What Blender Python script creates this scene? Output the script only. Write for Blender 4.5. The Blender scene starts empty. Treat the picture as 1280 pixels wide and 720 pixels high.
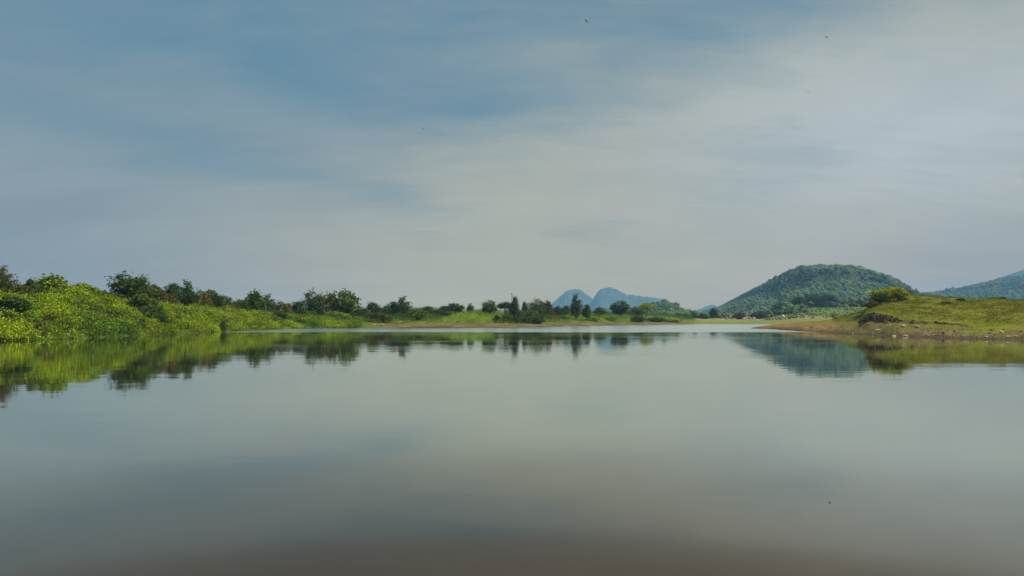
import bpy, math, random
import numpy as np
from mathutils import Vector, noise as mnoise

SC = bpy.context.scene
COL = SC.collection
rnd = random.Random(7)
rng = np.random.default_rng(7)

# ------------------------------------------------------------------ camera
EYE = 2.0                       # metres above the water
FPX = 924.0                     # focal length in photo pixels (photo 1280 wide)
HOR = 399.0                     # horizon row in the photo
cam_d = bpy.data.cameras.new('camera')
cam = bpy.data.objects.new('camera', cam_d)
COL.objects.link(cam)
cam.location = (0, 0, EYE)
cam.rotation_euler = (math.radians(90), 0, 0)
cam_d.sensor_width = 36.0
cam_d.lens = 36.0 * FPX / 1280.0
cam_d.shift_y = (HOR - 360.0) / 1280.0
cam_d.clip_start = 0.1
cam_d.clip_end = 30000
SC.camera = cam

# ------------------------------------------------------------------ light
SUN_DIR = Vector((0.90, -0.15, 0.0)).normalized()
SUN_EL = math.radians(55)
to_sun = Vector((SUN_DIR.x*math.cos(SUN_EL), SUN_DIR.y*math.cos(SUN_EL), math.sin(SUN_EL)))
sun_d = bpy.data.lights.new('sun', 'SUN')
sun_d.energy = 4.2
sun_d.angle = math.radians(1.0)
sun_d.color = (1.0, 0.96, 0.90)
sun = bpy.data.objects.new('sun', sun_d)
COL.objects.link(sun)
sun.rotation_euler = (-to_sun).to_track_quat('-Z', 'Y').to_euler()

SC.view_settings.view_transform = 'Standard'
SC.view_settings.look = 'None'
SC.view_settings.exposure = 0.4
SC.view_settings.gamma = 1.0
SC.view_settings.use_curve_mapping = False
SC.cycles.max_bounces = 6
SC.cycles.volume_bounces = 1
SC.cycles.transparent_max_bounces = 8

# ------------------------------------------------------------------ node helper
class G:
    def __init__(s, tree):
        s.t = tree; s.n = tree.nodes; s.l = tree.links
    def node(s, typ, **kw):
        nd = s.n.new(typ)
        for k, v in kw.items(): setattr(nd, k, v)
        return nd
    def put(s, sock, v):
        if isinstance(v, bpy.types.NodeSocket): s.l.new(v, sock)
        elif v is not None: sock.default_value = v
    def m(s, op, a, b=None, c=None, clamp=False):
        nd = s.node('ShaderNodeMath', operation=op, use_clamp=clamp)
        s.put(nd.inputs[0], a)
        if b is not None: s.put(nd.inputs[1], b)
        if c is not None: s.put(nd.inputs[2], c)
        return nd.outputs[0]
    def ss(s, x, a, b, lo=0.0, hi=1.0):
        nd = s.node('ShaderNodeMapRange', interpolation_type='SMOOTHSTEP')
        s.put(nd.inputs[0], x); s.put(nd.inputs[1], a); s.put(nd.inputs[2], b)
        s.put(nd.inputs[3], lo); s.put(nd.inputs[4], hi)
        return nd.outputs[0]
    def mix(s, f, a, b, mode='MIX'):
        nd = s.node('ShaderNodeMix', data_type='RGBA', blend_type=mode)
        s.put(nd.inputs[0], f)
        s.put(nd.inputs[6], a if isinstance(a, bpy.types.NodeSocket) else (*a, 1))
        s.put(nd.inputs[7], b if isinstance(b, bpy.types.NodeSocket) else (*b, 1))
        return nd.outputs[2]
    def noise(s, vec, scale, detail=3, rough=0.5, dist=0.0):
        nd = s.node('ShaderNodeTexNoise')
        s.put(nd.inputs['Vector'], vec)
        nd.inputs['Scale'].default_value = scale
        nd.inputs['Detail'].default_value = detail
        nd.inputs['Roughness'].default_value = rough
        nd.inputs['Distortion'].default_value = dist
        return nd.outputs[0]
    def comb(s, x, y, z):
        nd = s.node('ShaderNodeCombineXYZ')
        s.put(nd.inputs[0], x); s.put(nd.inputs[1], y); s.put(nd.inputs[2], z)
        return nd.outputs[0]
    def gauss(s, a, e, a0, e0, sa, se, rot=0.0):
        c, q = math.cos(rot), math.sin(rot)
        da = s.m('SUBTRACT', a, a0); de = s.m('SUBTRACT', e, e0)
        u = s.m('ADD', s.m('MULTIPLY', da, c/sa), s.m('MULTIPLY', de, q/sa))
        v = s.m('ADD', s.m('MULTIPLY', da, -q/se), s.m('MULTIPLY', de, c/se))
        r = s.m('ADD', s.m('MULTIPLY', u, u), s.m('MULTIPLY', v, v))
        return s.m('EXPONENT', s.m('MULTIPLY', r, -1.0))

# ------------------------------------------------------------------ sky
world = bpy.data.worlds.new('World')
SC.world = world
world.use_nodes = True
g = G(world.node_tree)
g.n.clear()
sky = g.node('ShaderNodeTexSky', sky_type='NISHITA')
sky.sun_disc = False
sky.sun_elevation = SUN_EL
sky.sun_rotation = math.atan2(SUN_DIR.x, SUN_DIR.y)
sky.air_density = 1.0; sky.dust_density = 1.5; sky.ozone_density = 1.5
tc = g.node('ShaderNodeTexCoord')
sep = g.node('ShaderNodeSeparateXYZ')
g.l.new(tc.outputs['Generated'], sep.inputs[0])
dx, dy, dz = sep.outputs
az = g.m('ARCTAN2', dx, dy)                       # azimuth, 0 = straight over the lake
el = g.m('ARCSINE', g.m('MAXIMUM', dz, 0.0))
hz = g.m('ADD', g.m('MAXIMUM', dz, 0.0), 0.16)
pl = g.comb(g.m('DIVIDE', dx, hz), g.m('DIVIDE', dy, hz), 0.0)   # flat cloud deck seen in perspective
mp = g.node('ShaderNodeMapping')
g.l.new(pl, mp.inputs[0])
mp.inputs['Rotation'].default_value = (0, 0, math.radians(-24))
mp.inputs['Scale'].default_value = (0.55, 1.5, 1)
streak = g.noise(mp.outputs[0], 1.1, 5, 0.5, 0.5)
fine = g.noise(mp.outputs[0], 3.6, 5, 0.6, 0.6)
mp2 = g.node('ShaderNodeMapping')
g.l.new(pl, mp2.inputs[0])
mp2.inputs['Rotation'].default_value = (0, 0, math.radians(-32))
mp2.inputs['Scale'].default_value = (0.5, 2.4, 1)
wisp = g.noise(mp2.outputs[0], 3.2, 7, 0.62, 1.2)
broad = g.noise(pl, 0.6, 2, 0.45)
wob = g.m('MULTIPLY', g.m('SUBTRACT', streak, 0.5), 0.14)
aw = g.m('ADD', az, g.m('MULTIPLY', g.m('SUBTRACT', broad, 0.5), 0.20))
ew = g.m('ADD', el, wob)
# edge between open blue above and the milky veil below: lower over the left of the lake, higher on the right
edge = g.m('ADD', 0.265, g.m('MULTIPLY', g.ss(az, 0.0, 0.62), 0.13))
veil = g.m('SUBTRACT', 1.0, g.ss(g.m('SUBTRACT', ew, edge), -0.07, 0.10))
cl = g.m('MAXIMUM', veil, 0.22)
cl = g.m('SUBTRACT', cl, g.m('MULTIPLY', g.gauss(aw, ew, -0.45, 0.205, 0.40, 0.026, -0.13), 0.50))
cl = g.m('SUBTRACT', cl, g.m('MULTIPLY', g.gauss(az, el, -0.35, 0.275, 0.40, 0.07, -0.10), 0.16))
cl = g.m('SUBTRACT', cl, g.m('MULTIPLY', g.gauss(aw, ew, -0.04, 0.300, 0.09, 0.022, 0.0), 0.12))
cl = g.m('ADD', cl, g.m('MULTIPLY', g.gauss(aw, ew, -0.42, 0.285, 0.30, 0.035, -0.2), 0.20))
cl = g.m('ADD', cl, g.m('MULTIPLY', g.gauss(aw, ew, 0.10, 0.345, 0.13, 0.035, 0.0), 0.30))
cl = g.m('ADD', cl, g.m('MULTIPLY', g.m('SUBTRACT', fine, 0.5), 0.45))
cl = g.m('ADD', cl, g.m('MULTIPLY', g.m('SUBTRACT', streak, 0.5), 0.45))
cl = g.m('ADD', cl, g.m('MULTIPLY', g.m('SUBTRACT', wisp, 0.5), 0.50))
puff2 = g.noise(g.comb(g.m('ADD', az, 3.0), g.m('MULTIPLY', el, 2.0), 0.0), 5.5, 6, 0.55, 0.6)
cl = g.m('ADD', cl, g.m('MULTIPLY', g.m('SUBTRACT', puff2, 0.5), 0.55), clamp=True)
low = g.m('SUBTRACT', 1.0, g.ss(el, 0.08, 0.22))
cl = g.m('MAXIMUM', cl, g.m('MULTIPLY', low, 0.96))
# colour of the veil
ccol = g.mix(g.ss(g.m('SUBTRACT', az, g.m('MULTIPLY', g.ss(el, 0.10, 0.25), 0.25)), -0.62, -0.05), (0.245, 0.335, 0.385), (0.385, 0.425, 0.390))
tone = g.m('MULTIPLY', g.m('SUBTRACT', g.noise(mp.outputs[0], 1.7, 6, 0.6, 0.8), 0.5), 0.20)
puff = g.noise(g.comb(az, g.m('MULTIPLY', el, 2.2), 0.0), 4.5, 6, 0.55, 0.5)
tone = g.m('ADD', tone, g.m('MULTIPLY', g.m('SUBTRACT', puff, 0.5), 0.22))
ccol = g.mix(g.gauss(az, el, 0.50, 0.22, 0.32, 0.13), ccol, (0.425, 0.500, 0.530))
ccol = g.mix(g.m('MULTIPLY', g.ss(az, 0.35, 0.6), g.m('SUBTRACT', 1.0, g.ss(el, 0.06, 0.16))), ccol, (0.320, 0.390, 0.415))
blue = g.node('ShaderNodeVectorMath', operation='MULTIPLY')
g.l.new(sky.outputs[0], blue.inputs[0])
blue.inputs[1].default_value = (0.055, 0.066, 0.060)
ccol = g.mix(1.0, ccol, g.comb(g.m('ADD', 1.0, tone), g.m('ADD', 1.0, g.m('MULTIPLY', tone, .8)), g.m('ADD', 1.0, g.m('MULTIPLY', tone, .65))), 'MULTIPLY')
bl = g.mix(0.75, blue.outputs[0], (0.143, 0.295, 0.405))
final = g.mix(cl, bl, ccol)
# the air layer near the ground takes blue out of the low sky behind it and adds its own: S = (seen - J(1-T)) / T
HAZE_K, HAZE_TOP, HAZE_LEN = 0.000155, 300.0, 6200.0
HAZE_J = (0.150, 0.312, 0.435)
path = g.m('MINIMUM', HAZE_LEN, g.m('DIVIDE', HAZE_TOP, g.m('MAXIMUM', dz, 0.001)))
T_ = g.m('EXPONENT', g.m('MULTIPLY', path, -HAZE_K))
seen = g.node('ShaderNodeVectorMath', operation='SCALE')
g.l.new(final, seen.inputs[0]); seen.inputs['Scale'].default_value = 1.0/1.32
jv = g.node('ShaderNodeVectorMath', operation='SCALE')
jv.inputs[0].default_value = HAZE_J; g.l.new(g.m('SUBTRACT', 1.0, T_), jv.inputs['Scale'])
sb = g.node('ShaderNodeVectorMath', operation='SUBTRACT')
g.l.new(seen.outputs[0], sb.inputs[0]); g.l.new(jv.outputs[0], sb.inputs[1])
sc_ = g.node('ShaderNodeVectorMath', operation='SCALE')
g.l.new(sb.outputs[0], sc_.inputs[0]); g.l.new(g.m('DIVIDE', 10.0, T_), sc_.inputs['Scale'])
bg = g.node('ShaderNodeBackground')
g.l.new(sc_.outputs[0], bg.inputs[0])
bg.inputs[1].default_value = 0.1
wo = g.node('ShaderNodeOutputWorld')
g.l.new(bg.outputs[0], wo.inputs[0])

# ------------------------------------------------------------------ object helpers
def tag(o, label=None, cat=None, group=None, kind=None):
    if label: o['label'] = label
    if cat: o['category'] = cat
    if group: o['group'] = group
    if kind: o['kind'] = kind
    return o

def mesh_np(name, V, F, mat=None, col=None, smooth=False, face_n=None):
    """V (n,3); F (m,k) all faces of k corners; col (n,3) vertex colours"""
    me = bpy.data.meshes.new(name)
    V = np.asarray(V, np.float32); F = np.asarray(F, np.int32)
    k = F.shape[1]
    me.vertices.add(len(V)); me.vertices.foreach_set('co', V.ravel())
    me.loops.add(F.size); me.loops.foreach_set('vertex_index', F.ravel())
    me.polygons.add(len(F))
    me.polygons.foreach_set('loop_start', np.arange(0, F.size, k, dtype=np.int32))
    me.polygons.foreach_set('loop_total', np.full(len(F), k, np.int32))
    if smooth: me.polygons.foreach_set('use_smooth', np.ones(len(F), bool))
    if col is not None:
        a = me.color_attributes.new('col', 'FLOAT_COLOR', 'POINT')
        c = np.ones((len(V), 4), np.float32); c[:, :3] = col
        a.data.foreach_set('color', c.ravel())
    me.update(calc_edges=True)
    if mat: me.materials.append(mat)
    return me

def link(name, me, parent=None, loc=(0,0,0)):
    o = bpy.data.objects.new(name, me)
    COL.objects.link(o)
    o.location = loc
    if parent: o.parent = parent
    return o

# vectorised value noise
_perm = np.random.default_rng(3).random((64, 64, 64)).astype(np.float32)
def vnoise(x, y, z=0.0):
    x, y, z = np.broadcast_arrays(np.asarray(x, float), np.asarray(y, float), np.asarray(z, float))
    xi, yi, zi = np.floor(x).astype(int), np.floor(y).astype(int), np.floor(z).astype(int)
    fx, fy, fz = x-xi, y-yi, z-zi
    fx, fy, fz = fx*fx*(3-2*fx), fy*fy*(3-2*fy), fz*fz*(3-2*fz)
    def P(a, b, c): return _perm[a & 63, b & 63, c & 63]
    def lx(b, c): return P(xi, yi+b, zi+c)*(1-fx) + P(xi+1, yi+b, zi+c)*fx
    a = lx(0,0)*(1-fy)+lx(1,0)*fy; b = lx(0,1)*(1-fy)+lx(1,1)*fy
    return (a*(1-fz)+b*fz)*2-1
def fbm(x, y, z=0.0, o=4):
    r = 0; a = 1.0; s = 0
    for i in range(o):
        r = r + a*vnoise(x*2**i+17.3*i, y*2**i+5.1*i, np.asarray(z)*2**i); s += a; a *= 0.5
    return r/s
def sstep(x, a, b):
    t = np.clip((x-a)/(b-a), 0, 1); return t*t*(3-2*t)

# ------------------------------------------------------------------ materials
def new_mat(name):
    m = bpy.data.materials.new(name); m.use_nodes = True
    gg = G(m.node_tree); gg.n.clear()
    return m, gg, gg.node('ShaderNodeOutputMaterial')

def foliage_mat(name, trans=0.25, nscale=3.0):
    m, q, out = new_mat(name)
    at = q.node('ShaderNodeAttribute', attribute_name='col')
    oi = q.node('ShaderNodeObjectInfo')
    geo = q.node('ShaderNodeNewGeometry')
    c = q.mix(1.0, at.outputs['Color'], oi.outputs['Color'], 'MULTIPLY')
    n = q.noise(geo.outputs['Position'], nscale, 2)
    hs = q.node('ShaderNodeHueSaturation')
    q.put(hs.inputs['Color'], c)
    q.put(hs.inputs['Value'], q.ss(n, 0.25, 0.75, 0.75, 1.25))
    pr = q.node('ShaderNodeBsdfPrincipled')
    q.put(pr.inputs['Base Color'], hs.outputs[0])
    pr.inputs['Roughness'].default_value = 0.75
    pr.inputs['Specular IOR Level'].default_value = 0.08
    tr = q.node('ShaderNodeBsdfTranslucent')
    q.put(tr.inputs['Color'], q.mix(1.0, hs.outputs[0], (1.25, 1.15, 0.5), 'MULTIPLY'))
    mx = q.node('ShaderNodeMixShader'); mx.inputs[0].default_value = trans
    q.l.new(pr.outputs[0], mx.inputs[1]); q.l.new(tr.outputs[0], mx.inputs[2])
    q.l.new(mx.outputs[0], out.inputs[0])
    return m
M_LEAF = foliage_mat('leaves')
M_FAR = foliage_mat('far_leaves', 0.0, 0.08)

def bark_mat():
    m, q, out = new_mat('bark')
    geo = q.node('ShaderNodeNewGeometry')
    n = q.noise(geo.outputs['Position'], 6.0, 4)
    pr = q.node('ShaderNodeBsdfPrincipled')
    q.put(pr.inputs['Base Color'], q.mix(n, (0.05, 0.038, 0.025), (0.13, 0.10, 0.075)))
    pr.inputs['Roughness'].default_value = 0.9
    q.l.new(pr.outputs[0], out.inputs[0])
    return m
M_BARK = bark_mat()

def ground_mat():
    m, q, out = new_mat('ground_cover_soil')
    at = q.node('ShaderNodeAttribute', attribute_name='col')
    geo = q.node('ShaderNodeNewGeometry')
    n1 = q.noise(geo.outputs['Position'], 0.9, 5, 0.65)
    n2 = q.noise(geo.outputs['Position'], 5.0, 4, 0.6)
    v = q.m('MULTIPLY', q.ss(n1, 0.25, 0.75, 0.68, 1.3), q.ss(n2, 0.2, 0.8, 0.75, 1.25))
    hs = q.node('ShaderNodeHueSaturation')
    q.put(hs.inputs['Color'], at.outputs['Color']); q.put(hs.inputs['Value'], v)
    q.put(hs.inputs['Hue'], q.ss(q.noise(geo.outputs['Position'], 0.35, 3), 0.3, 0.7, 0.485, 0.512))
    pr = q.node('ShaderNodeBsdfPrincipled')
    q.put(pr.inputs['Base Color'], hs.outputs[0])
    pr.inputs['Roughness'].default_value = 0.9
    pr.inputs['Specular IOR Level'].default_value = 0.05
    bp = q.node('ShaderNodeBump'); bp.inputs['Strength'].default_value = 0.8
    bp.inputs['Distance'].default_value = 0.25
    q.put(bp.inputs['Height'], q.m('ADD', n1, q.m('MULTIPLY', n2, 0.5)))
    q.l.new(bp.outputs[0], pr.inputs['Normal'])
    q.l.new(pr.outputs[0], out.inputs[0])
    return m
M_GROUND = ground_mat()

def hill_mat():
    m, q, out = new_mat('hill_slope')
    at = q.node('ShaderNodeAttribute', attribute_name='col')
    geo = q.node('ShaderNodeNewGeometry')
    n1 = q.noise(geo.outputs['Position'], 0.03, 6, 0.65)
    hs = q.node('ShaderNodeHueSaturation')
    q.put(hs.inputs['Color'], at.outputs['Color']); q.put(hs.inputs['Value'], q.ss(n1, 0.3, 0.7, 0.6, 1.4))
    pr = q.node('ShaderNodeBsdfPrincipled')
    q.put(pr.inputs['Base Color'], hs.outputs[0])
    pr.inputs['Roughness'].default_value = 0.95
    pr.inputs['Specular IOR Level'].default_value = 0.1
    bp = q.node('ShaderNodeBump'); bp.inputs['Strength'].default_value = 0.9
    bp.inputs['Distance'].default_value = 8
    q.put(bp.inputs['Height'], n1)
    q.l.new(bp.outputs[0], pr.inputs['Normal'])
    q.l.new(pr.outputs[0], out.inputs[0])
    return m
M_HILL = hill_mat()

def rock_mat():
    m, q, out = new_mat('stone')
    geo = q.node('ShaderNodeNewGeometry')
    oi = q.node('ShaderNodeObjectInfo')
    n = q.noise(geo.outputs['Position'], 3.0, 5, 0.7)
    c = q.mix(1.0, q.mix(n, (0.45, 0.42, 0.36), (0.85, 0.82, 0.76)), oi.outputs['Color'], 'MULTIPLY')
    pr = q.node('ShaderNodeBsdfPrincipled')
    q.put(pr.inputs['Base Color'], c)
    pr.inputs['Roughness'].default_value = 0.85
    bp = q.node('ShaderNodeBump'); bp.inputs['Strength'].default_value = 0.5
    bp.inputs['Distance'].default_value = 0.05
    q.put(bp.inputs['Height'], n)
    q.l.new(bp.outputs[0], pr.inputs['Normal'])
    q.l.new(pr.outputs[0], out.inputs[0])
    return m
M_ROCK = rock_mat()

def water_mat():
    m, q, out = new_mat('lake_water')
    geo = q.node('ShaderNodeNewGeometry')
    P = geo.outputs['Position']
    sp = q.node('ShaderNodeSeparateXYZ'); q.l.new(P, sp.inputs[0])
    px, py, _ = sp.outputs
    # a light breeze ruffles the far water in front of the shore
    big = q.noise(P, 0.02, 3)
    far = q.ss(q.m('ADD', py, q.m('MULTIPLY', q.m('SUBTRACT', big, 0.5), 14.0)), 108.0, 118.0)
    far = q.m('MULTIPLY', far, q.ss(px, -62.0, -42.0))
    mp = q.node('ShaderNodeMapping'); q.l.new(P, mp.inputs[0])
    mp.inputs['Scale'].default_value = (0.5, 1.0, 1.0)
    w1 = q.noise(mp.outputs[0], 0.55, 3, 0.5)
    w2 = q.noise(mp.outputs[0], 3.0, 3, 0.6)
    patch = q.ss(q.noise(mp.outputs[0], 0.07, 4), 0.42, 0.68, 0.15, 1.0)
    h = q.m('ADD', q.m('MULTIPLY', w1, 0.006), q.m('MULTIPLY', w2, q.m('MULTIPLY', patch, 0.0032)))
    h = q.m('MULTIPLY', h, q.m('ADD', 1.0, q.m('MULTIPLY', far, 3.0)))
    bp = q.node('ShaderNodeBump'); bp.inputs['Strength'].default_value = 1.0
    bp.inputs['Distance'].default_value = 1.0
    q.put(bp.inputs['Height'], h)
    inc = q.node('ShaderNodeSeparateXYZ'); q.l.new(geo.outputs['Incoming'], inc.inputs[0])
    cz = q.m('ABSOLUTE', inc.outputs[2])
    fc = q.node('ShaderNodeFloatCurve')
    cu = fc.mapping.curves[0]
    pts = [(0,1.0),(.06,.92),(.13,.80),(.21,.46),(.265,.31),(.32,.12),(.5,.07),(1,.03)]
    cu.points[0].location = pts[0]; cu.points[1].location = pts[-1]
    for p in pts[1:-1]: cu.points.new(*p)
    fc.mapping.update()
    q.put(fc.inputs['Value'], cz)
    df = q.node('ShaderNodeBsdfDiffuse')
    q.put(df.inputs['Color'], q.mix(q.ss(q.noise(P, 0.15, 3), 0.3, 0.7), (0.044, 0.028, 0.016), (0.050, 0.034, 0.021)))
    gl = q.node('ShaderNodeBsdfGlossy')
    gl.inputs['Color'].default_value = (0.965, 0.99, 0.89, 1)
    q.put(gl.inputs['Roughness'], q.m('ADD', q.m('MULTIPLY', patch, 0.055), q.m('ADD', 0.018, q.m('MULTIPLY', far, 0.17))))
    q.l.new(bp.outputs[0], gl.inputs['Normal'])
    mx = q.node('ShaderNodeMixShader')
    q.put(mx.inputs[0], fc.outputs[0])
    q.l.new(df.outputs[0], mx.inputs[1]); q.l.new(gl.outputs[0], mx.inputs[2])
    q.l.new(mx.outputs[0], out.inputs[0])
    return m
M_WATER = water_mat()

# ------------------------------------------------------------------ terrain
def zz(Y, y): return EYE + (HOR - y)/FPX*Y      # height of something seen at photo row y, Y metres out
def wx(px, Y): return (px - 640.0)/FPX*Y        # sideways metres of something seen at photo column px
def pc(Y, y): return (Y, zz(Y, y))

MAIN = {   # photo column: shore profile, waterline first
 -700:[(35,0),(38,.6),(46,2.6),(58,5.0),(100,5.0)],
 0:  [(68.4,0),(70,.5),pc(78,394),pc(92,366),(130,5.0)],
 60: [(72.5,0),(74,.5),pc(84,391),pc(97,364.5),(135,5.2)],
 100:[(77,0),(79,.5),pc(88,391),pc(103,365),(140,5.2)],
 125:[(82,0),(84,.5),pc(94,392),pc(109,369),(145,5.0)],
 163:[(90,0),(92,.5),pc(103,393),pc(120,371),(155,5.0)],
 200:[(97,0),(99,.5),pc(112,393),pc(130,374.5),(160,5.0)],
 250:[(110,0),(112,.5),pc(124,394),pc(142,380),(175,4.5)],
 300:[(123,0),(125,.5),pc(138,396),pc(155,385),(190,4.0)],
 340:[(141,0),(143,.5),pc(156,397),pc(170,389),(210,3.5)],
 380:[(153,0),(155,.5),pc(168,399),pc(182,395),(220,3.0)],
 440:[(162,0),(165,.5),pc(176,403),pc(188,398),(230,2.8)],
 480:[(163,0),(170,.6),(182,1.1),(200,2.6),(240,2.9)],
 590:[(164,0),(172,.6),(188,1.15),pc(204,392),pc(232,389.5)],
 640:[(174,0),(182,.6),(198,1.15),pc(215,393.5),pc(248,390.5)],
 700:[(200,0),(208,.6),(226,1.2),pc(245,394.5),pc(288,391)],
 770:[(238,0),(246,.5),(262,1.2),pc(285,395.5),pc(330,391.5)],
 830:[(262,0),(270,.5),(284,.9),pc(306,396.5),pc(350,394)],
 865:[(281,0),(286,.3),(294,.5),pc(310,401),pc(400,399)],
 880:[(290,0),(295,.2),(320,.6),pc(400,400.5),pc(600,397)],
 950:[(293,0),(300,.2),(340,.7),pc(450,399),pc(600,395)],
 1000:[(293,0),(300,.2),(330,.8),pc(430,395),pc(560,385)],
 1090:[(293,0),(300,.2),(330,.8),pc(430,394),pc(560,383.5)],
 1980:[(293,0),(300,.2),(330,.8),pc(430,394),pc(560,384)],
}
MOUND = {
 925:[(159,-1.2),(160,-1.2),(162,-1.2),(164,-1.2),(168,-1.2),(175,-1.2)],
 940:[(158,0),(159,.10),(161,.16),(163,.16),(166,-.3),(172,-1.2)],
 960:[(150,0),(152,.25),(156,.40),(162,.55),(172,.1),(182,-1.0)],
 1000:[(121,0),(125,.45),(134,.8),(150,1.1),(170,.9),(200,-.8)],
 1030:[(113,0),(117,.5),(128,1.15),(142,1.7),(160,1.8),(205,.0)],
 1060:[(103.5,0),(108,.5),(118,1.35),(128,2.1),(138,2.6),(200,.8)],
 1074:[(99,0),(103,.5),(110,1.4),(116,2.1),(130,3.0),(190,2)],
 1082:[(96.5,0),(101,.5),(105.6,1.75),(106.8,2.70),(120,3.5),(180,2.5)],
 1092:[(94,0),(98,.5),(104.0,1.55),(105.4,2.95),(118,4.0),(175,3.0)],
 1110:[(89,0),(93,.5),(100.2,1.45),(101.4,2.60),(124,5.15),(175,4)],
 1125:[(86,0),(90,.5),(98.2,1.4),(99.4,2.05),(127,5.9),(180,4.5)],
 1140:[(83.5,0),(88,.5),(95.8,1.3),(96.8,1.95),(128,6.1),(180,5)],
 1180:[(79,0),(83,.5),(90,1.15),(91,1.5),(125,5.7),(180,5)],
 1215:[(76,0),(80,.45),(86,.9),(88,1.1),(120,5.35),(175,5)],
 1280:[(72.5,0),(74,.4),(79,.7),(84,1.0),(112,4.85),(165,4.5)],
 1500:[(62,0),(64,.4),(68,.9),(74,1.5),(100,4.6),(150,4)],
 1980:[(50,0),(52,.4),(56,.9),(62,1.5),(88,4.6),(140,4)],
}
def make_h(tab, ends):
    pk = np.array(sorted(tab), float)
    A = np.array([[c for p in tab[k] for c in p] for k in sorted(tab)], float)
    n = A.shape[1]//2
    def h(px, Y):
        px = np.asarray(px, float); Y = np.asarray(Y, float)
        px, Y = np.broadcast_arrays(px, Y)
        c = [np.interp(px, pk, A[:, i]) for i in range(2*n)]
        Ys = [c[0]-18] + [c[2*i] for i in range(n)] + [c[2*n-2]+ends[0][0], np.full(px.shape, 9e3)]
        Zs = [c[1]-2.0] + [c[2*i+1] for i in range(n)] + [np.where(ends[0][1] is None, c[2*n-1], ends[0][1]), np.full(px.shape, ends[1])]
        z = np.where(Y <= Ys[0], Zs[0], Zs[-1])
        for i in range(len(Ys)-1):
            t = (Y-Ys[i])/np.maximum(Ys[i+1]-Ys[i], 1e-6)
            m = (t >= 0) & (t < 1)
            z = np.where(m, Zs[i]+(Zs[i+1]-Zs[i])*t, z)
        return z, c[0]
    return h
for _k in MAIN:
    if _k <= 440: MAIN[_k] = MAIN[_k][:3]+[(MAIN[_k][3][0], MAIN[_k][3][1]-.45)]+MAIN[_k][4:]
h_main = make_h(MAIN, ((900, 3.0), 4.0))
h_mound = make_h(MOUND, ((60, -1.5), -1.5))

def terrain(px, Y, rel=True):
    px = np.asarray(px, float); Y = np.asarray(Y, float)
    wob = fbm(px*Y/FPX*0.12, Y*0.08, 3.1, 3)
    z1, w1 = h_main(px, Y + wob*1.3)
    z2, w2 = h_mound(px + 5*fbm(px*.09, Y*.02, 6.6, 2), Y + wob*0.8 + .9*fbm(px*Y/FPX*.9, Y*.4, 2.6, 3))
    X = wx(px, Y)
    if rel:
        up = sstep(z1, 0.1, 1.5)
        lump = 0.22*fbm(X*0.55, Y*0.4, 0.3, 3) + 0.30*fbm(X*0.12, Y*0.12, 1.7, 2)
        left = 1.0 - sstep(px, 430, 520)
        z1 = z1 + up*lump*(0.45+0.55*left) + 0.05*fbm(X*0.8, Y*0.8, 5, 2)
        z1 = z1 + sstep(Y, 320, 700)*1.0*fbm(X*0.02, Y*0.02, 2.2, 3)
        z2 = z2 + sstep(z2, 0.0, 0.7)*(0.09*fbm(X*0.5, Y*0.5, 8.3, 3) + 0.12*fbm(X*0.1, Y*0.1, 9.9, 2))
        # low erosion terraces below the ledge
        band = sstep(z2, 0.1, 0.4)*(1-sstep(z2, 1.3, 1.7))*(1-.7*sstep(px, 1150, 1250))
        z2 = z2 + band*0.22*np.abs(np.sin(Y*1.1 + 2.5*fbm(X*0.15, Y*0.1, 4.4, 2)))
    return np.maximum(z1, z2), z1, z2

def rows_cols():
    a = 30*np.power(1.045, np.arange(17))
    b = [a[-1]]
    while b[-1] < 330: b.append(b[-1]*1.0042)
    while b[-1] < 6000: b.append(b[-1]*1.03)
    Y = np.concatenate([a[:-1], np.array(b)])
    px = np.concatenate([np.arange(-700, -120, 20), np.arange(-120, 1400, 4), np.arange(1400, 1990, 20)])
    return px.astype(float), Y
pxs, Ys = rows_cols()
PX, YY = np.meshgrid(pxs, Ys)
Z, Z1, Z2 = terrain(PX, YY)
XX = wx(PX, YY)
nr, nc = PX.shape
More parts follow.
